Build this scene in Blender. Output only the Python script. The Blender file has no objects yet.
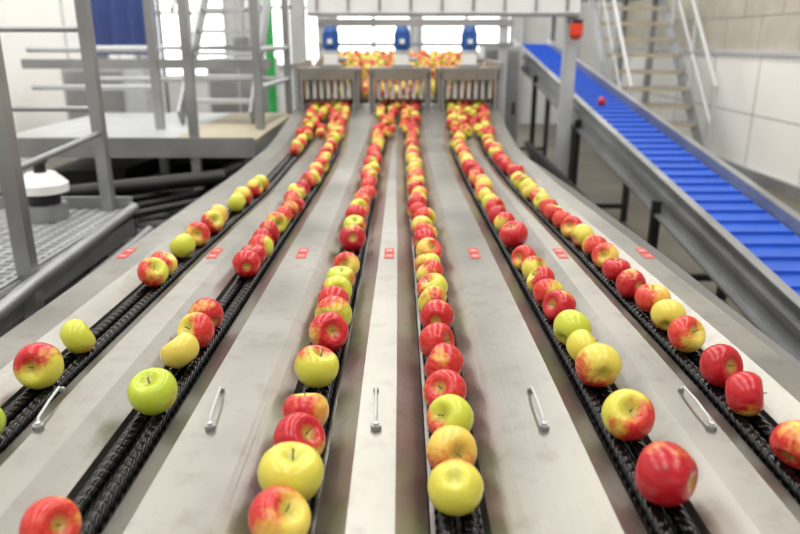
import bpy, math, random
import numpy as np
from mathutils import Vector, Matrix, Euler
random.seed(7)

# ------------------------------------------------------------------ materials
def nmat(name):
    m = bpy.data.materials.new(name); m.use_nodes = True
    nt = m.node_tree
    return m, nt, nt.nodes["Principled BSDF"]

def simple(name, col, rough=0.5, metal=0.0, var=0.12, scale=6.0, bump=0.0, stretch=(1,1,1), coat=0.0, spec=0.5):
    m, nt, b = nmat(name)
    tc = nt.nodes.new("ShaderNodeTexCoord"); mp = nt.nodes.new("ShaderNodeMapping")
    mp.inputs["Scale"].default_value = stretch
    nt.links.new(tc.outputs["Object"], mp.inputs[0])
    n = nt.nodes.new("ShaderNodeTexNoise"); n.inputs["Scale"].default_value = scale
    n.inputs["Detail"].default_value = 6
    nt.links.new(mp.outputs[0], n.inputs["Vector"])
    r = nt.nodes.new("ShaderNodeValToRGB")
    r.color_ramp.elements[0].position = .3; r.color_ramp.elements[1].position = .7
    r.color_ramp.elements[0].color = tuple(c*(1-var) for c in col)+(1,)
    r.color_ramp.elements[1].color = tuple(min(1, c*(1+var)) for c in col)+(1,)
    nt.links.new(n.outputs["Fac"], r.inputs[0]); nt.links.new(r.outputs[0], b.inputs["Base Color"])
    b.inputs["Roughness"].default_value = rough; b.inputs["Metallic"].default_value = metal
    b.inputs["Coat Weight"].default_value = coat
    b.inputs["Specular IOR Level"].default_value = spec
    if bump:
        bp = nt.nodes.new("ShaderNodeBump"); bp.inputs["Strength"].default_value = bump
        bp.inputs["Distance"].default_value = .01
        nt.links.new(n.outputs["Fac"], bp.inputs["Height"]); nt.links.new(bp.outputs[0], b.inputs["Normal"])
    return m

def steel_mat(name, col=(.340,.330,.302), r0=.28, r1=.46, metal=.90, grime=False):
    m, nt, b = nmat(name)
    tc = nt.nodes.new("ShaderNodeTexCoord")
    n = nt.nodes.new("ShaderNodeTexNoise"); n.inputs["Scale"].default_value = 3.0; n.inputs["Detail"].default_value = 8
    nt.links.new(tc.outputs["Object"], n.inputs["Vector"])
    mp = nt.nodes.new("ShaderNodeMapping"); mp.inputs["Scale"].default_value = (160, 3, 160)
    nt.links.new(tc.outputs["Object"], mp.inputs[0])
    n2 = nt.nodes.new("ShaderNodeTexNoise"); n2.inputs["Scale"].default_value = 1.0; n2.inputs["Detail"].default_value = 3
    nt.links.new(mp.outputs[0], n2.inputs["Vector"])
    r = nt.nodes.new("ShaderNodeValToRGB")
    r.color_ramp.elements[0].position = .3; r.color_ramp.elements[1].position = .72
    r.color_ramp.elements[0].color = tuple(c*.78 for c in col)+(1,)
    r.color_ramp.elements[1].color = tuple(c*1.12 for c in col)+(1,)
    nt.links.new(n.outputs["Fac"], r.inputs[0])
    last = r.outputs[0]
    if grime:
        g = nt.nodes.new("ShaderNodeTexNoise"); g.inputs["Scale"].default_value = 26; g.inputs["Detail"].default_value = 7
        nt.links.new(tc.outputs["Object"], g.inputs["Vector"])
        gr = nt.nodes.new("ShaderNodeMapRange"); gr.inputs["From Min"].default_value = .52; gr.inputs["From Max"].default_value = .72
        gr.inputs["To Min"].default_value = 0; gr.inputs["To Max"].default_value = .40
        nt.links.new(g.outputs["Fac"], gr.inputs["Value"])
        mx = nt.nodes.new("ShaderNodeMix"); mx.data_type = 'RGBA'; mx.inputs["B"].default_value = (.20,.185,.155,1)
        nt.links.new(gr.outputs[0], mx.inputs["Factor"]); nt.links.new(last, mx.inputs["A"]); last = mx.outputs["Result"]
    nt.links.new(last, b.inputs["Base Color"])
    mr = nt.nodes.new("ShaderNodeMapRange"); mr.inputs["To Min"].default_value = r0; mr.inputs["To Max"].default_value = r1
    nt.links.new(n.outputs["Fac"], mr.inputs["Value"]); nt.links.new(mr.outputs[0], b.inputs["Roughness"])
    bp = nt.nodes.new("ShaderNodeBump"); bp.inputs["Strength"].default_value = .12; bp.inputs["Distance"].default_value = .002
    nt.links.new(n2.outputs["Fac"], bp.inputs["Height"]); nt.links.new(bp.outputs[0], b.inputs["Normal"])
    b.inputs["Metallic"].default_value = metal
    return m

def emis(name, col, s):
    m, nt, b = nmat(name)
    b.inputs["Base Color"].default_value = (.8,.8,.8,1)
    b.inputs["Emission Color"].default_value = col+(1,); b.inputs["Emission Strength"].default_value = s
    return m

STEEL = steel_mat("brushed_stainless_steel", grime=True)
STEEL2 = steel_mat("galvanised_steel", (.36,.37,.38), .35, .55, .7)
STEEL_L = simple("painted_light_grey", (.52,.54,.55), .5, .2, .08)
DARKM = simple("dark_machine_paint", (.014,.014,.016), .45, .2, .3)
BLACKP = simple("black_glossy_plastic", (.003,.003,.004), .14, 0, .3, 20, spec=.30)
RED = simple("red_label", (.60,.06,.05), .5)
REDP = simple("red_plastic", (.8,.06,.02), .4)
BLUEB = simple("blue_belt", (.026,.105,.54), .42, 0, .10, 8)
BLUEB2 = simple("blue_belt_flight", (.035,.13,.62), .4, 0, .06, 8)
BLUEM = simple("blue_motor_paint", (.03,.12,.42), .35, 0, .1)
BLUET = simple("blue_tarpaulin", (.045,.075,.26), .7, 0, .15, bump=.3)
GREEN = simple("green_paint", (.05,.50,.12), .45)
WHITEP = simple("white_plastic", (.85,.86,.86), .35, 0, .04)
WOOD = simple("plywood_deck", (.46,.40,.29), .6, 0, .12, 5, stretch=(1,8,1))
FLOOR_M = simple("concrete_floor", (.125,.108,.084), .36, 0, .35, 1.2, bump=.1)
DARK_SHEET_M = simple("dark_floor_sheet", (.03,.027,.025), .5, 0, .4, 2.0)  # mottled dark tone for the sheet on the left floor
WALL_W = simple("white_painted_wall", (.87,.86,.83), .55, 0, .03, 2.0)
WALL_B = simple("beige_block_wall", (.46,.43,.36), .7, 0, .10, 3.0)
CEIL_M = simple("white_ceiling", (.56,.56,.55), .7, 0, .03, 2.0)
BACK_M = simple("grey_panel_wall", (.62,.63,.63), .6, 0, .06, 1.5)
GLASS_M = emis("daylight_window_glass", (.97,.98,1.0), 2.4)
GROUT = simple("wall_joint_sealant", (.38,.38,.36), .7)

def apple_skin():
    m, nt, b = nmat("apple_skin")
    L = nt.links.new; N = nt.nodes.new
    ap = N("ShaderNodeAttribute"); ap.attribute_name = "apos"
    ar = N("ShaderNodeAttribute"); ar.attribute_name = "arnd"
    sep = N("ShaderNodeSeparateXYZ"); L(ap.outputs["Vector"], sep.inputs[0])
    srn = N("ShaderNodeSeparateXYZ"); L(ar.outputs["Vector"], srn.inputs[0])
    off = N("ShaderNodeVectorMath"); off.operation = 'MULTIPLY_ADD'
    off.inputs[1].default_value = (40,40,40)
    L(ar.outputs["Vector"], off.inputs[0]); L(ap.outputs["Vector"], off.inputs[2])
    n1 = N("ShaderNodeTexNoise"); n1.inputs["Scale"].default_value = 1.2; n1.inputs["Detail"].default_value = 3
    L(off.outputs[0], n1.inputs["Vector"])
    mp = N("ShaderNodeMapping"); mp.inputs["Scale"].default_value = (6,6,1.1); L(off.outputs[0], mp.inputs[0])
    n2 = N("ShaderNodeTexNoise"); n2.inputs["Scale"].default_value = 1.0; n2.inputs["Detail"].default_value = 5
    L(mp.outputs[0], n2.inputs["Vector"])
    def mth(op, a, bb, c=None):
        x = N("ShaderNodeMath"); x.operation = op
        for i, v in enumerate((a, bb, c)):
            if v is None: continue
            if isinstance(v, (int, float)): x.inputs[i].default_value = v
            else: L(v, x.inputs[i])
        return x.outputs[0]
    s = mth('MULTIPLY', sep.outputs["X"], .62)
    s = mth('MULTIPLY_ADD', n1.outputs["Fac"], 1.3, s)
    s = mth('MULTIPLY_ADD', n2.outputs["Fac"], .45, s)
    s = mth('ADD', s, srn.outputs["Y"])
    mr = N("ShaderNodeMapRange"); mr.interpolation_type = 'SMOOTHSTEP'
    mr.inputs["From Min"].default_value = .50; mr.inputs["From Max"].default_value = 1.10
    L(s, mr.inputs["Value"])
    ry = N("ShaderNodeValToRGB"); e = ry.color_ramp.elements
    e[0].color = (.42,.57,.035,1); e[0].position = 0
    e[1].color = (.80,.43,.07,1); e[1].position = 1
    x = ry.color_ramp.elements.new(.4); x.color = (.64,.62,.07,1)
    x = ry.color_ramp.elements.new(.75); x.color = (.78,.60,.11,1)
    L(srn.outputs["X"], ry.inputs[0])
    rr = N("ShaderNodeValToRGB"); e = rr.color_ramp.elements
    e[0].color = (.74,.085,.035,1); e[0].position = .0
    e[1].color = (.26,.003,.011,1); e[1].position = 1.0
    x = rr.color_ramp.elements.new(.5); x.color = (.52,.011,.020,1)
    rf = mth('MULTIPLY_ADD', n2.outputs["Fac"], .8, -.2)
    rf = mth('ADD', rf, mth('MULTIPLY', srn.outputs["Z"], .45)); L(rf, rr.inputs[0])
    mx = N("ShaderNodeMix"); mx.data_type = 'RGBA'
    L(mr.outputs[0], mx.inputs["Factor"]); L(ry.outputs[0], mx.inputs["A"]); L(rr.outputs[0], mx.inputs["B"])
    cav = N("ShaderNodeMapRange"); cav.inputs["From Min"].default_value = .14; cav.inputs["From Max"].default_value = .38
    cav.inputs["To Min"].default_value = .7; cav.inputs["To Max"].default_value = 0
    rad = mth('SQRT', mth('ADD', mth('MULTIPLY', sep.outputs["X"], sep.outputs["X"]), mth('MULTIPLY', sep.outputs["Y"], sep.outputs["Y"])), 0)
    L(rad, cav.inputs["Value"])
    mx2 = N("ShaderNodeMix"); mx2.data_type = 'RGBA'; mx2.inputs["B"].default_value = (.40,.40,.06,1)
    L(cav.outputs[0], mx2.inputs["Factor"]); L(mx.outputs["Result"], mx2.inputs["A"])
    vo = N("ShaderNodeTexVoronoi"); vo.inputs["Scale"].default_value = 9; L(off.outputs[0], vo.inputs["Vector"])
    vr = N("ShaderNodeMapRange"); vr.inputs["From Min"].default_value = .05; vr.inputs["From Max"].default_value = .12
    vr.inputs["To Min"].default_value = .25; vr.inputs["To Max"].default_value = 0; L(vo.outputs["Distance"], vr.inputs["Value"])
    mx3 = N("ShaderNodeMix"); mx3.data_type = 'RGBA'; mx3.inputs["B"].default_value = (.85,.6,.3,1)
    L(vr.outputs[0], mx3.inputs["Factor"]); L(mx2.outputs["Result"], mx3.inputs["A"])
    L(mx3.outputs["Result"], b.inputs["Base Color"])
    b.inputs["Roughness"].default_value = .27
    b.inputs["Specular IOR Level"].default_value = .5
    return m
APPLE = apple_skin()
STEM = simple("apple_stem", (.16,.09,.035), .7)

# ------------------------------------------------------------------ mesh builder
class MB:
    def __init__(self): self.v=[]; self.f=[]; self.m=[]; self.s=[]; self.mats=[]
    def mi(self, mat):
        if mat not in self.mats: self.mats.append(mat)
        return self.mats.index(mat)
    def add(self, vs, fs, mat, smooth=False):
        o=len(self.v); k=self.mi(mat)
        self.v += [tuple(p) for p in vs]
        for f in fs: self.f.append(tuple(i+o for i in f)); self.m.append(k); self.s.append(smooth)
    def box(self, c, s, mat, rot=None):
        x,y,z=(q/2 for q in s)
        vs=[Vector(p) for p in ((-x,-y,-z),(x,-y,-z),(x,y,-z),(-x,y,-z),(-x,-y,z),(x,-y,z),(x,y,z),(-x,y,z))]
        if rot is not None:
            M = rot if isinstance(rot, Matrix) else Euler(rot).to_matrix()
            vs=[M@p for p in vs]
        vs=[p+Vector(c) for p in vs]
        self.add(vs, [(0,3,2,1),(4,5,6,7),(0,1,5,4),(1,2,6,5),(2,3,7,6),(3,0,4,7)], mat)
    def bb(self, a, b, mat):
        self.box([(a[i]+b[i])/2 for i in range(3)], [abs(b[i]-a[i]) for i in range(3)], mat)
    def beam(self, p0, p1, w, h, mat):
        p0=Vector(p0); p1=Vector(p1); d=p1-p0; L=d.length; d.normalize()
        up=Vector((0,0,1)) if abs(d.z)<.95 else Vector((0,1,0))
        sx=d.cross(up).normalized(); uz=sx.cross(d)
        M=Matrix((sx,d,uz)).transposed()
        self.box((p0+p1)/2,(w,L,h),mat,M)
    def cyl(self, p0, p1, r, mat, n=14, r2=None, cap=True):
        p0=Vector(p0); p1=Vector(p1); d=(p1-p0).normalized()
        if r2 is None: r2=r
        up=Vector((0,0,1)) if abs(d.z)<.9 else Vector((1,0,0))
        a=d.cross(up).normalized(); b=d.cross(a)
        vs=[]
        for p,rr in ((p0,r),(p1,r2)):
            for i in range(n):
                t=2*math.pi*i/n; vs.append(p+a*(rr*math.cos(t))+b*(rr*math.sin(t)))
        self.add(vs,[(i,(i+1)%n,n+(i+1)%n,n+i)[::-1] for i in range(n)],mat,True)
        if cap:
            self.add(vs[:n],[tuple(range(n))],mat); self.add(vs[n:],[tuple(range(n))[::-1]],mat)
    def tube(self, pts, r, mat, n=10):
        for a,b in zip(pts[:-1],pts[1:]): self.cyl(a,b,r,mat,n)
        for p in pts[1:-1]: self.ball(p,(r,r,r),mat,8,6)
    def ball(self, c, s, mat, nu=12, nv=8, rot=None):
        vs=[];fs=[]
        for j in range(nv+1):
            th=math.pi*j/nv
            for i in range(nu):
                ph=2*math.pi*i/nu
                p=Vector((s[0]*math.sin(th)*math.cos(ph), s[1]*math.sin(th)*math.sin(ph), s[2]*math.cos(th)))
                if rot is not None: p=rot@p
                vs.append(p+Vector(c))
        for j in range(nv):
            for i in range(nu):
                fs.append((j*nu+i,(j+1)*nu+i,(j+1)*nu+(i+1)%nu,j*nu+(i+1)%nu))
        self.add(vs,fs,mat,True)
    def done(self, name, parent=None, bevel=0.0):
        me=bpy.data.meshes.new(name); me.from_pydata(self.v,[],self.f)
        for m in self.mats: me.materials.append(m)
        me.polygons.foreach_set("material_index", self.m)
        me.polygons.foreach_set("use_smooth", self.s)
        me.update()
        o=bpy.data.objects.new(name, me); bpy.context.scene.collection.objects.link(o)
        if parent: o.parent=parent
        if bevel:
            bv=o.modifiers.new("bevel","BEVEL"); bv.width=bevel; bv.segments=2; bv.limit_method='ANGLE'; bv.angle_limit=math.radians(25)
        return o
def empty(name):
    o=bpy.data.objects.new(name,None); bpy.context.scene.collection.objects.link(o); return o

# ------------------------------------------------------------------ room shell
XL,XR,YF,YB,ZC=-5.0,4.2,-4.0,14.0,5.2
b=MB(); b.bb((XL-.2,YF-.2,-.1),(XR+.2,YB+.2,0),FLOOR_M); b.done("floor")
b=MB(); b.bb((XL-.2,YF-.2,ZC),(XR+.2,YB+.2,ZC+.1),CEIL_M)
for k in range(6): b.bb((XL,YF+1.5+3*k,ZC-.28),(XR,YF+1.62+3*k,ZC),STEEL2)
b.done("ceiling")
b=MB(); b.bb((XL-.15,YF,0),(XL,YB,ZC),WALL_W)
for i in range(9): b.bb((XL,YF+2*i+.98,0),(XL+.015,YF+2*i+1.02,ZC),STEEL_L)
b.done("wall_left")
b=MB(); b.bb((XL,YF-.15,0),(XR,YF,ZC),WALL_W); b.done("wall_front")
b=MB()
b.bb((XR,YF,1.42),(XR+.15,YB,ZC),WALL_B)
b.bb((XR-.04,YF,0),(XR+.15,YB,1.42),WALL_W)
b.bb((XR-.07,YF,1.40),(XR,YB,1.45),STEEL_L)
for i in range(15): b.bb((XR-.043,YF+1.2*i+.4,0.12),(XR-.038,YF+1.2*i+.418,1.4),GROUT)
b.bb((XR-.043,YF,.72),(XR-.038,YB,.735),GROUT)
for k in range(8):
    z=1.45+.40*k
    b.bb((XR-.006,YF,z+.39),(XR+.002,YB,z+.405),GROUT)
    for i in range(20):
        y=YF+.9*i+(.45 if k%2 else 0)
        if y<YB: b.bb((XR-.006,y,z),(XR+.002,y+.014,z+.39),GROUT)
b.done("wall_right")
b=MB(); b.bb((XR-.1,YF,0),(XR-.04,YB,.12),STEEL2); b.done("baseboard_right")
b=MB(); b.bb((XL,YB,0),(XR,YB+.15,ZC),BACK_M)
for x in (-4.9,-3.0,-1.35,.3,2.3,3.3):
    b.cyl((x,YB-.10,0),(x,YB-.10,ZC),.05,STEEL_L)
b.done("wall_back")
for k,(x0,x1,z0,z1) in enumerate([(-4.6,-3.3,.9,3.2),(-2.6,-1.5,1.1,3.2),(-1.2,.2,1.25,3.2),(.4,2.1,1.25,3.2)]):
    b=MB(); b.bb((x0,YB-.03,z0),(x1,YB-.01,z1),GLASS_M)
    for x in (x0,x1,(x0+x1)/2): b.bb((x-.03,YB-.06,z0-.03),(x+.03,YB,z1+.03),STEEL_L)
    for z in (z0,z1,(z0+z1)/2): b.bb((x0,YB-.06,z-.03),(x1,YB,z+.03),STEEL_L)
    b.done("window_%d"%(k+1))

# ------------------------------------------------------------------ sorting conveyor
conv=empty("apple_sorting_conveyor")
LK=[0,1.2,2.0,3.0,4.0,5.4]
LX=[[-.665,-.660,-.635,-.588,-.590,-.575],
    [-.440,-.424,-.410,-.390,-.385,-.440],
    [-.156,-.152,-.143,-.138,-.130,-.075],
    [ .078, .079, .077, .068, .064, .075],
    [ .370, .361, .348, .333, .330, .420],
    [ .597, .592, .565, .520, .515, .560]]
def lx(i,y): return float(np.interp(y,LK,LX[i]))
def zoff(y):
    t=min(1,max(0,(y-3.9)/1.5)); return .125*t*t*(3-2*t)
def eL(y): return float(np.interp(y,[0,2,3,3.8,4.6,5.4],[-.885,-.87,-.83,-.78,-.75,-.72]))
def eR(y): return float(np.interp(y,[0,2,3,3.8,4.6,5.4],[.83,.81,.77,.72,.70,.70]))
RT,BT=.985,.928
def section(y):
    zo=zoff(y); mrg=min(1,max(0,(y-4.1)/.7))
    h0,h1,h2=.036,.041,.085
    pts=[(eL(y)-.03,.80+zo),(eL(y)-.03,RT-.075+zo),(eL(y)+.015,RT-.03+zo),(lx(0,y)-.17,RT+zo)]
    for i in range(6):
        x=lx(i,y)
        lz=RT; rz=RT; lm=RT-.027; rm=RT-.027
        if i%2==0: rz=RT+(BT-RT)*mrg; rm=rm+(BT-rm)*mrg
        else: lz=RT+(BT-RT)*mrg; lm=lm+(BT-lm)*mrg
        pts+=[(x-h2,lz+zo),(x-h1,lm+zo),(x-h0,BT+zo),(x+h0,BT+zo),(x+h1,rm+zo),(x+h2,rz+zo)]
    pts+=[(lx(5,y)+.15,RT+zo),(eR(y)-.015,RT-.03+zo),(eR(y)+.03,RT-.075+zo),(eR(y)+.03,.80+zo)]
    return pts
ys=[.15]+list(np.arange(.4,5.41,.125))+[5.5]
b=MB(); vs=[];fs=[]; n=len(section(1))
for y in ys: vs+=[(x,y,z) for x,z in section(y)]
for j in range(len(ys)-1):
    for i in range(n-1): fs.append((j*n+i,j*n+i+1,(j+1)*n+i+1,(j+1)*n+i))
b.add(vs,fs,STEEL); deck=b.done("deck_plates",conv)
b=MB()
for i in range(6):
    y=.18
    while y<5.35:
        x=lx(i,y); z=.950+zoff(y)
        for s in (-1,1):
            b.ball((x+s*.0172,y+(.010 if s>0 else 0),z),(.0130,.0235,.0145),BLACKP,10,7,Euler((.10,0,s*.36)).to_matrix())
        y+=.0215
b.done("roller_chains",conv)
b=MB()
for x,dx in ((-.572,-.02),(-.30,-.012),(-.038,-.004),(.228,.0),(.492,.0)):
    y0,y1=.975,1.10
    pts=[(x,y0,RT+.006),(x+dx*.2,y0+.012,RT+.013),(x+dx*.5,(y0+y1)/2,RT+.016),(x+dx*.9,y1-.012,RT+.013),(x+dx,y1,RT+.003)]
    b.tube(pts,.0024,STEEL_L,8)
    b.cyl((x,y0,RT),(x,y0,RT+.007),.0085,STEEL2,12); b.cyl((x,y0,RT+.007),(x,y0,RT+.011),.0045,STEEL_L,8)
    b.cyl((x+dx,y1,RT),(x+dx,y1,RT+.006),.005,STEEL2,10)
b.done("latch_handles",conv)
b=MB()
for x in (-.788,-.533,-.281,-.031,.214,.462,.705):
    for yy in (-.026,.026):
        b.box((x,1.93+yy,RT+.0008),(.028,.044,.0012),RED)
        b.box((x,1.93+yy,RT+.0016),(.016,.004,.0006),WHITEP)
b.done("warning_labels",conv)
b=MB()
for s,e in ((-1,eL),(1,eR)):
    b.beam((e(.2)*.93,.2,.80),(e(5.3)*.93,5.3,.86),.05,.14,STEEL2)
for y in (.4,2.0,3.6,5.1):
    for e in (eL,eR):
        b.bb((e(y)*.9-.03,y-.03,0),(e(y)*.9+.03,y+.03,.85),STEEL2)
        b.bb((e(y)*.9-.06,y-.06,0),(e(y)*.9+.06,y+.06,.012),STEEL2)
    b.bb((eL(y)*.9,y-.025,.74),(eR(y)*.9,y+.025,.79),STEEL2)
    b.bb((eL(y)*.9,y-.02,.25),(eR(y)*.9,y+.02,.29),STEEL2)
b.bb((-.70,.3,.62),(.66,5.2,.70),DARKM)
b.done("support_frame",conv)

# feed bays / head
head=empty("apple_feed_hopper")
b=MB()
for c in (-.510,0,.490):
    w=.20
    for s in (-1,1):
        b.bb((c+s*w-.006,5.1,BT+.08),(c+s*w+.006,5.95,1.36),STEEL)
        b.bb((c+s*w-.02,5.10,BT+.08),(c+s*w+.02,5.13,1.36),STEEL2)
    b.bb((c-w-.02,5.13,1.36),(c+w+.02,5.55,1.375),STEEL)
    b.bb((c-w-.02,5.10,1.30),(c+w+.02,5.125,1.385),STEEL)
    for k in range(7):
        x=c-w+.05+k*.05
        b.bb((x-.012,5.135,1.17),(x+.012,5.142,1.32),STEEL_L)
        b.bb((x-.012,5.36,1.15),(x+.012,5.367,1.32),STEEL2)
    b.bb((c-w,5.4,BT+.10),(c+w,6.0,BT+.13),STEEL)
for x in (-.735,.715):
    b.bb((x-.015,5.1,.85),(x+.015,6.0,1.42),STEEL2)
for x in (-.735,.715):
    for y in (5.6,7.6): b.bb((x-.04,y,0),(x+.04,y+.08,1.3),STEEL2)
b.done("bay_plates",head,.002)
b=MB()
b.add([(-.76,5.9,1.10),(.76,5.9,1.10),(.76,8.2,1.42),(-.76,8.2,1.42)],[(0,1,2,3)],STEEL)
b.add([(-.76,5.9,1.06),(.76,5.9,1.06),(.76,8.2,1.38),(-.76,8.2,1.38)],[(3,2,1,0)],STEEL)
for s in (-1,1):
    b.beam((s*.77,5.9,1.16),(s*.77,8.2,1.48),.02,.20,STEEL2)
b.done("feed_belt",head)

for c in (-.50,.015,.500):
    b=MB()
    b.bb((c-.075,5.22,1.376),(c+.075,5.42,1.40),STEEL2)
    b.bb((c-.05,5.25,1.40),(c+.05,5.37,1.47),WHITEP)
    b.cyl((c,5.31,1.47),(c,5.31,1.50),.058,STEEL_L,20)
    b.cyl((c,5.31,1.50),(c,5.31,1.63),.050,BLUEM,20)
    for k in range(12):
        a=2*math.pi*k/12
        b.box((c+.052*math.cos(a),5.31+.052*math.sin(a),1.565),(.012,.004,.11),BLUEM,(0,0,a))
    b.cyl((c,5.31,1.63),(c,5.31,1.665),.053,BLUEM,20,.04)
    b.box((c,5.245,1.56),(.06,.035,.06),BLUEM); b.box((c,5.226,1.56),(.035,.004,.03),WHITEP)
    b.cyl((c+.05,5.31,1.435),(c+.11,5.31,1.435),.018,STEEL2,12)
    b.done("gearmotor",None,.002)

# ------------------------------------------------------------------ apples
def apple_base(nu,nv):
    P=[];F=[]
    for j in range(nv+1):
        th=math.pi*j/nv
        rad=(math.sin(th)**.9 if 0<j<nv else 0)*(1+.07*math.cos(th))
        z=.90*math.cos(th)-.38*math.exp(-(th/.36)**2)+.22*math.exp(-((math.pi-th)/.32)**2)
        for i in range(nu):
            ph=2*math.pi*i/nu
            r=rad*(1+.018*math.cos(5*ph)*(1 if th>1.9 else .3))
            P.append((r*math.cos(ph),r*math.sin(ph),z))
    for j in range(nv):
        for i in range(nu): F.append((j*nu+i,(j+1)*nu+i,(j+1)*nu+(i+1)%nu,j*nu+(i+1)%nu))
    nb=len(P); ns=6
    for k,(zz,rr,dx) in enumerate(((.48,.030,0),(.70,.024,.02),(.88,.034,.07))):
        for i in range(ns):
            a=2*math.pi*i/ns; P.append((dx+rr*math.cos(a),rr*math.sin(a),zz))
    SF=[]
    for k in range(2):
        for i in range(ns): SF.append((nb+k*ns+i,nb+k*ns+(i+1)%ns,nb+(k+1)*ns+(i+1)%ns,nb+(k+1)*ns+i))
    SF.append(tuple(nb+2*ns+i for i in range(ns)))
    return np.array(P),F,SF
HI=apple_base(36,24); LO=apple_base(14,10)
AV=[];AF=[];AM=[];AP=[];AR=[];ao=0
KIND={'g':(0,.12,-1.0,-.85,.2,.5),'y':(.2,.75,-.55,-.34,.1,.5),'m':(.3,.95,-.22,.02,.1,.6),'o':(.8,1,.0,.12,0,.2),'r':(.6,1,.45,.75,.3,1.0)}
def put(x,y,z,r,kind,hi=True,rot=None):
    global ao
    P,F,SF=HI if hi else LO
    if rot is None:
        rot=(random.uniform(-1.2,1.2),random.uniform(-1.2,1.2),random.uniform(0,6.28))
        if random.random()<.35: rot=(random.uniform(0,6.28),random.uniform(0,6.28),random.uniform(0,6.28))
    M=np.array(Euler(rot).to_matrix())
    sc=np.array([r,r,r*random.uniform(.93,1.04)])
    V=(P*sc)@M.T+np.array([x,y,z])
    AV.append(V); AP.append(P)
    k=KIND[kind]
    a=[random.uniform(k[0],k[1]),random.uniform(k[2],k[3]),random.uniform(k[4],k[5])]
    AR.append(np.tile(a,(len(P),1)))
    for f in F: AF.append(tuple(i+ao for i in f)); AM.append(0)
    for f in SF: AF.append(tuple(i+ao for i in f)); AM.append(1)
    ao+=len(P)
def lane_apple(i,y,r,kind,dx=0):
    d=math.sqrt(max(1e-5,(r+.015)**2-.0175**2))
    put(lx(i,y)+dx,y,.950+zoff(y)+d-.003,r,kind,y<3.2)
near=[
 [(.975,'g',.036),(1.165,'m',.043),(1.31,'y',.037),(1.72,'m',.039),(1.80,'m',.037),(1.965,'y',.038),(2.10,'m',.038),(2.25,'m',.038),(2.35,'m',.037),(2.55,'y',.036),(2.66,'m',.037),(2.82,'m',.036),(2.93,'y',.036)],
 [(.728,'r',.036),(1.068,'g',.041),(1.24,'y',.038),(1.335,'m',.039),(1.425,'r',.038),(1.795,'r',.038),(1.875,'r',.037),(1.96,'m',.037),(2.04,'r',.036),(2.13,'r',.037),(2.24,'y',.037),(2.33,'m',.036)],
 [(.737,'m',.040),(.826,'y',.0450),(.920,'r',.040),(1.005,'m',.038),(1.165,'m',.041),(1.325,'r',.041),(1.42,'y',.041),(1.505,'m',.038),(1.585,'y',.037),(1.67,'y',.037),(1.79,'m',.036),(2.04,'r',.041),(2.20,'y',.037)],
 [(.807,'y',.038),(.892,'m',.038),(.985,'y',.038),(1.075,'r',.038),(1.175,'r',.040),(1.28,'r',.039),(1.415,'r',.038),(1.515,'y',.037),(1.60,'m',.038),(1.72,'m',.037),(1.80,'y',.036),(1.915,'o',.038),(2.02,'r',.038),(2.11,'m',.037),(2.20,'m',.036)],
 [(.826,'r',.044),(.990,'m',.041),(1.165,'m',.042),(1.255,'y',.037),(1.345,'y',.040),(1.48,'r',.038),(1.565,'m',.037),(1.66,'m',.037),(1.755,'y',.036),(1.86,'o',.035),(2.07,'r',.044),(2.25,'m',.036)],
 [(.91,'r',.038),(1.068,'r',.038),(1.172,'r',.040),(1.32,'m',.038),(1.425,'y',.037),(1.525,'m',.040),(1.635,'r',.037),(1.75,'r',.037),(1.87,'m',.037),(1.97,'m',.037),(2.08,'m',.037),(2.19,'m',.036)],
]
for i in range(6):
    for y,k,r in near[i]: lane_apple(i,y,r,k,random.uniform(-.006,.006))
    y=near[i][-1][0]
    while True:
        y+=random.uniform(.080,.105) if y<3.5 else random.uniform(.075,.10)
        if random.random()<.08: y+=.07
        if y>4.25: break
        if i==0 and y<3.85: continue
        lane_apple(i,y,random.uniform(.034,.039),random.choice('mmmyryrmro'),random.uniform(-.012,.012))
placed=[]
for pair,c in (((0,1),-.51),((2,3),0),((4,5),.49)):
    cnt=0; tries=0
    while tries<1500 and cnt<68:
        tries+=1
        y=random.uniform(4.28,5.75)
        f=min(1,(y-4.28)/.8)
        w=.045+.03*f
        if random.random()<.45*f: 
            x=random.uniform(lx(pair[0],min(y,5.4)),lx(pair[1],min(y,5.4)))
        else:
            x=lx(pair[random.randint(0,1)],min(y,5.4))+random.uniform(-w,w)*.7
        x=max(c-.15,min(c+.15,x)) if y>5.1 else x
        if any((x-a)**2+(y-bq)**2<.070**2 for a,bq in placed): continue
        placed.append((x,y)); cnt+=1
        z=BT+zoff(min(y,5.5))+(.018 if y<5.4 else .023)+.036+.01
        put(x,y,z,.033,random.choice('mmmyyryorr'),False)
placed=[]
t=0
while t<9000 and len(placed)<330:
    t+=1
    x=random.uniform(-.71,.71); y=random.uniform(5.98,8.1)
    if any((x-a)**2+(y-bq)**2<.07**2 for a,bq in placed): continue
    placed.append((x,y))
    z=1.10+(y-5.9)*.139+.037
    put(x,y,z,.035,random.choice('oyyoomoy'),False)
def finish_apples():
    V=np.concatenate(AV); me=bpy.data.meshes.new("apples"); me.from_pydata(V.tolist(),[],AF)
    me.materials.append(APPLE); me.materials.append(STEM)
    me.polygons.foreach_set("material_index",AM); me.polygons.foreach_set("use_smooth",[True]*len(AF))
    a=me.attributes.new("apos",'FLOAT_VECTOR','POINT'); a.data.foreach_set("vector",np.concatenate(AP).astype(np.float32).ravel())
    a=me.attributes.new("arnd",'FLOAT_VECTOR','POINT'); a.data.foreach_set("vector",np.concatenate(AR).astype(np.float32).ravel())
    me.update(); o=bpy.data.objects.new("apples",me); bpy.context.scene.collection.objects.link(o)

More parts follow.
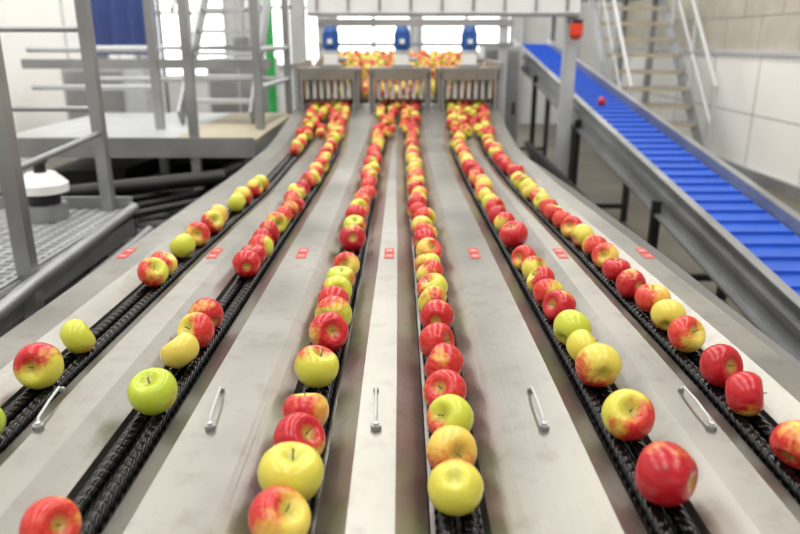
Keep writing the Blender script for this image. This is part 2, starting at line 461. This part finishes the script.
# ------------------------------------------------------------------ blue belt conveyor
b=MB()
Y0,Z0,Y1,Z1=1.6,.37,9.9,1.52
sl=(Z1-Z0)/(Y1-Y0)
def bx(y): return 1.84-.010*(y-1.6)
def bz(y): return Z0+sl*(y-Y0)
W=.20
b.beam((bx(Y0),Y0,bz(Y0)-.01),(bx(Y1),Y1,bz(Y1)-.01),2*W,.02,BLUEB)
b.beam((bx(Y0),Y0,bz(Y0)-.16),(bx(Y1),Y1,bz(Y1)-.16),2*W,.015,BLUEB)
y=Y0+.05
tl=math.atan(sl)
while y<Y1:
    b.box((bx(y),y,bz(y)+.008),(2*W-.02,.010,.022),BLUEB2,(tl,0,0)); y+=.15
for s in (-1,1):
    x=W+.015
    b.beam((bx(Y0)+s*x,Y0,bz(Y0)-.06),(bx(Y1)+s*x,Y1,bz(Y1)-.06),.012,.23,STEEL2)
    b.beam((bx(Y0)+s*(x+.02),Y0,bz(Y0)+.06),(bx(Y1)+s*(x+.02),Y1,bz(Y1)+.06),.05,.012,STEEL2)
    b.beam((bx(Y0)+s*(x+.02),Y0,bz(Y0)-.175),(bx(Y1)+s*(x+.02),Y1,bz(Y1)-.175),.05,.012,STEEL2)
    b.beam((bx(Y0)+s*(x+.01),Y0,bz(Y0)-.05),(bx(Y1)+s*(x+.01),Y1,bz(Y1)-.05),.03,.03,STEEL2)
for yy in (Y0,Y1):
    b.cyl((bx(yy)-W,yy,bz(yy)-.085),(bx(yy)+W,yy,bz(yy)-.085),.075,BLUEB,20)
for y in (2.2,4.2,6.2,8.2,9.7):
    for s in (-1,1):
        b.bb((bx(y)+s*.24-.025,y-.025,0),(bx(y)+s*.24+.025,y+.025,bz(y)-.1),DARKM)
    b.bb((bx(y)-.24,y-.02,.12),(bx(y)+.24,y+.02,.16),DARKM)
b.done("blue_belt_conveyor")
put(bx(6.3)-.02,6.3,bz(6.3)+.036,.037,'r',True)
finish_apples()

# ------------------------------------------------------------------ right staircase
b=MB()
sx0,sx1=2.68,3.62; N=11; ys0=8.3; rise=.2; run=.2
for k in range(N):
    z=rise*(k+1); y=ys0+run*k
    b.bb((sx0,y,z-.03),(sx1,y+.24,z),STEEL2)
    b.bb((sx0,y-.005,z-.045),(sx1,y+.005,z),WOOD)
for x in (sx0-.02,sx1+.02):
    b.beam((x,ys0-.1,.05),(x,ys0+run*N,rise*N+.02),.03,.20,STEEL2)
    for k in (0,4,8,11):
        b.cyl((x,ys0+run*k,rise*k+.05),(x,ys0+run*k,rise*k+1.05),.022,STEEL_L)
    b.cyl((x,ys0,1.05),(x,ys0+run*11,rise*11+1.05),.024,STEEL_L)
    b.cyl((x,ys0,.60),(x,ys0+run*11,rise*11+.60),.018,STEEL_L)
b.bb((sx0-.3,ys0+run*N,rise*N-.04),(sx1+.1,ys0+run*N+1.6,rise*N),STEEL2)
for x in (sx0-.2,sx1):
    for y in (ys0+run*N+.1,ys0+run*N+1.5): b.bb((x-.04,y-.04,0),(x+.04,y+.04,rise*N),STEEL2)
b.done("metal_staircase")

# ------------------------------------------------------------------ overhead gantry
b=MB()
b.bb((-.78,6.2,1.78),(1.50,6.4,2.10),WHITEP)
b.bb((-.78,6.19,1.76),(1.50,6.42,1.785),STEEL2)
for k in range(9): b.bb((-.7+k*.26,6.185,1.80),(-.68+k*.26,6.2,2.08),STEEL2)
for x in (-.86,1.46):
    b.bb((x-.05,6.25,0),(x+.05,6.37,2.4),STEEL_L)
b.bb((-.92,6.2,2.1),(1.52,6.4,2.35),STEEL_L)
for x in (-.9,1.2):
    b.bb((x-.05,8.5,0),(x+.05,8.6,2.3),STEEL_L)
b.bb((-.95,8.48,1.72),(1.3,8.6,1.80),STEEL2)
b.bb((-.95,8.48,1.50),(1.3,8.52,1.54),STEEL2)
b.cyl((1.46,6.12,1.62),(1.46,6.12,1.70),.055,REDP); b.ball((1.46,6.12,1.62),(.055,.055,.05),REDP)
b.bb((1.42,6.08,1.70),(1.50,6.25,1.73),DARKM)
b.done("overhead_gantry")

b=MB()
b.bb((1.0,8.7,0),(1.45,9.3,1.5),STEEL_L); b.bb((1.03,8.69,.1),(1.42,8.70,1.45),STEEL2)
b.bb((1.36,8.68,.7),(1.39,8.69,.85),DARKM)
b.done("control_cabinet")

# ------------------------------------------------------------------ left access platform (near)
b=MB()
z=.72
x0,x1,y0,y1=-2.7,-1.42,2.15,3.65
for k in range(30):
    y=y0+(y1-y0)*k/29; b.bb((x0,y-.004,z-.025),(x1,y+.004,z),STEEL_L)
for k in range(22):
    x=x0+(x1-x0)*k/21; b.bb((x-.004,y0,z-.02),(x+.004,y1,z-.001),STEEL_L)
b.bb((x0,y0,z-.05),(x1,y1,z-.03),STEEL2)
b.bb((x1-.02,y0,z-.14),(x1,y1,z+.01),STEEL2); b.bb((x0,y1-.02,z-.14),(x1,y1,z+.06),STEEL2); b.bb((x0,y0,z-.14),(x1,y0+.02,z+.01),STEEL2)
for x,y in ((-1.40,2.5),(-1.53,3.6),(-2.65,3.6),(-2.65,2.2)):
    b.bb((x-.028,y-.028,0),(x+.028,y+.028,2.3),STEEL2)
for zz in (1.24,1.62):
    b.cyl((-2.65,3.6,zz),(-1.53,3.6,zz),.014,STEEL2)
b.cyl((-1.40,2.5,1.12),(-1.53,3.6,1.12),.014,STEEL2)
b.tube([(-1.33,2.0,.70),(-1.345,2.4,.72),(-1.40,3.6,.73),(-1.47,3.68,.73),(-1.6,3.68,.73)],.026,STEEL2,12)
b.tube([(-1.30,2.0,.60),(-1.33,3.6,.61)],.022,STEEL2,12)
b.done("access_platform")
b=MB()
cx,cy=-1.76,3.40
b.cyl((cx,cy,.721),(cx,cy,.80),.10,STEEL2,24); b.cyl((cx,cy,.80),(cx,cy,.86),.075,DARKM,20)
b.cyl((cx,cy,.86),(cx,cy,.90),.12,WHITEP,28); b.cyl((cx,cy,.90),(cx,cy,.955),.12,WHITEP,28,.065)
b.cyl((cx,cy,.955),(cx,cy,1.0),.028,DARKM,16); b.ball((cx,cy,1.01),(.04,.04,.02),DARKM)
b.done("domed_pump_motor")

# far walkway
b=MB()
z=.90
b.bb((-2.9,4.95,z-.03),(-1.62,6.9,z),STEEL_L); b.bb((-1.62,4.95,z-.03),(-1.02,6.9,z),WOOD)
b.bb((-2.9,4.93,z-.12),(-1.02,4.95,z+.02),STEEL2)
for x in np.arange(-2.9,-1.0,.31): b.bb((x-.02,4.95,z-.10),(x+.02,6.9,z-.03),STEEL2)
for x,y in ((-1.45,4.98),(-1.89,5.6),(-1.10,5.6),(-2.85,5.0),(-2.3,6.85),(-1.06,6.85)):
    b.bb((x-.030,y-.030,0),(x+.030,y+.030,2.6),STEEL2)
for zz in (1.22,1.50):
    b.cyl((-2.85,6.85,zz),(-1.06,6.85,zz),.022,STEEL_L)
    b.cyl((-1.08,5.6,zz),(-1.06,6.85,zz),.022,STEEL_L)
    b.cyl((-2.85,5.6,zz),(-1.89,5.6,zz),.022,STEEL_L)
b.bb((-2.9,5.58,1.36),(-1.0,5.62,1.43),STEEL2)
for k in range(8):
    zz=z+.19*(k+1); y=6.0+.2*k
    b.bb((-1.80,y,zz-.03),(-1.25,y+.22,zz),STEEL_L)
for x in (-1.82,-1.23):
    b.beam((x,5.9,z+.05),(x,7.6,z+1.6),.025,.16,STEEL2)
    b.cyl((x,5.95,z+.9),(x,7.5,z+2.3),.02,STEEL_L)
b.done("elevated_walkway")
b=MB(); b.cyl((-1.42,8.0,0),(-1.42,8.0,3.2),.05,GREEN,16); b.cyl((-1.42,8.0,0),(-1.42,8.0,.02),.1,GREEN,16); b.done("green_pipe")
b=MB(); vs=[];fs=[]
nx=20
for j in range(2):
    for i in range(nx+1):
        vs.append((-3.36+.76*i/nx,7.9+.03*math.sin(i*1.3),1.42+j*.97))
for i in range(nx): fs.append((i,i+1,nx+1+i+1,nx+1+i))
b.add(vs,fs,BLUET,True); b.cyl((-3.40,7.9,2.40),(-2.56,7.9,2.40),.02,STEEL2)
for x in (-3.40,-2.56): b.cyl((x,7.9,0),(x,7.9,2.42),.02,STEEL2)
b.done("blue_tarpaulin")
# grey machine cabinets behind the walkway
b=MB()
for x0,x1,h in ((-4.3,-3.5,1.25),(-2.45,-1.65,1.35)):
    b.bb((x0,9.2,0),(x1,9.9,h),STEEL_L); b.bb((x0+.04,9.185,.1),((x0+x1)/2-.02,9.2,h-.06),STEEL2); b.bb(((x0+x1)/2+.02,9.185,.1),(x1-.04,9.2,h-.06),STEEL2)
    b.cyl(((x0+x1)/2,9.5,h),((x0+x1)/2,9.5,h+.25),.12,STEEL2,18)
b.done("machine_cabinets",None,.006)

# dark roller conveyor in front of the walkway
b=MB()
for k in range(6):
    y=3.95+k*.16
    b.cyl((-2.7,y,.42+.012*k),(-1.15,y-.0,.42+.012*k),.05,DARKM,14)
for x in (-2.72,-1.13):
    b.beam((x,3.8,.40),(x,4.88,.48),.04,.14,DARKM)
    for y in (3.9,4.8): b.bb((x-.03,y-.03,0),(x+.03,y+.03,.42),DARKM)
b.bb((-2.7,3.85,.28),(-1.15,4.85,.31),DARKM)
b.cyl((-2.6,4.2,.62),(-1.2,4.75,.68),.05,DARKM); b.cyl((-2.6,4.5,.60),(-1.3,4.8,.64),.03,STEEL2)
for k in range(3): b.cyl((-2.5+.25*k,3.9,.52),(-1.6+.25*k,4.8,.56),.025,DARKM)
b.done("roller_conveyor")
b=MB()
b.bb((-2.8,5.15,.0),(-1.15,6.7,.10),DARKM)
b.bb((-2.7,5.3,.10),(-2.1,6.3,.62),DARKM)
b.cyl((-1.95,5.5,.36),(-1.25,5.5,.36),.20,DARKM,24); b.cyl((-1.95,6.1,.36),(-1.25,6.1,.36),.20,DARKM,24)
for y in (5.5,6.1):
    for x in (-1.85,-1.35): b.bb((x-.04,y-.15,.10),(x+.04,y+.15,.22),DARKM)
b.tube([(-2.2,5.25,.5),(-1.6,5.25,.5),(-1.2,5.25,.68),(-1.2,6.5,.68)],.04,STEEL2,12)
b.bb((-2.8,6.70,.0),(-1.1,6.74,.78),DARKM)
b.done("pump_skid")
b=MB(); b.bb((-2.8,1.2,.0),(-.95,4.9,.012),DARK_SHEET_M); b.done("left_floor_dark_sheet")  # thin dark sheet added over the left floor to darken it
b=MB()
for x,z,r in ((-1.12,.42,.045),(-1.02,.30,.035)):
    b.cyl((x,.6,z),(x,3.72,z),r,DARKM if r>.04 else STEEL2,14)
for y in (.9,2.2,3.5):
    b.bb((-1.18,y,0),(-1.14,y+.04,.46),DARKM); b.bb((-1.18,y,.22),(-.98,y+.04,.26),DARKM)
b.done("service_pipework")

b=MB()
b.beam((1.15,2.6,.35),(1.1,7.5,.55),.06,.12,DARKM); b.beam((1.40,2.6,.30),(1.35,7.5,.50),.05,.10,DARKM)
for y in (3.0,4.5,6.0,7.3):
    b.bb((1.10,y,.0),(1.16,y+.06,.45),DARKM); b.bb((1.36,y,0),(1.42,y+.06,.42),DARKM)
    b.bb((1.10,y,.30),(1.42,y+.04,.36),DARKM)
b.done("return_conveyor_frame")

# ------------------------------------------------------------------ lights (ceiling fixtures)
for x in (-3.2,-.4,2.4):
    for y in (-1.0,2.0,5.0,8.0,11.0):
        b=MB(); b.bb((x-.55,y-1.25,ZC-.08),(x+.55,y+1.25,ZC),STEEL_L); b.done("ceiling_light_fixture")
        ld=bpy.data.lights.new("fluorescent_panel",'AREA'); ld.shape='RECTANGLE'; ld.size=1.0; ld.size_y=2.4
        ld.energy=62 if y<7 else 72; ld.color=(1,.97,.92)
        lo=bpy.data.objects.new("fluorescent_panel",ld); lo.location=(x,y,ZC-.10); bpy.context.scene.collection.objects.link(lo)
w=bpy.data.worlds.new("world"); bpy.context.scene.world=w; w.use_nodes=True
w.node_tree.nodes["Background"].inputs[0].default_value=(.9,.95,1,1); w.node_tree.nodes["Background"].inputs[1].default_value=.8

# ------------------------------------------------------------------ camera
cd=bpy.data.cameras.new("camera"); cd.lens=31.5; cd.sensor_width=36; cd.clip_start=.05
cd.dof.use_dof=True; cd.dof.focus_distance=1.4; cd.dof.aperture_fstop=3.1
co=bpy.data.objects.new("camera",cd); co.location=(0,0,1.57); co.rotation_euler=(math.radians(72.03),0,0)
bpy.context.scene.collection.objects.link(co); bpy.context.scene.camera=co
bpy.context.scene.view_settings.view_transform='Standard'
bpy.context.scene.view_settings.look='None'
bpy.context.scene.view_settings.exposure=0.0
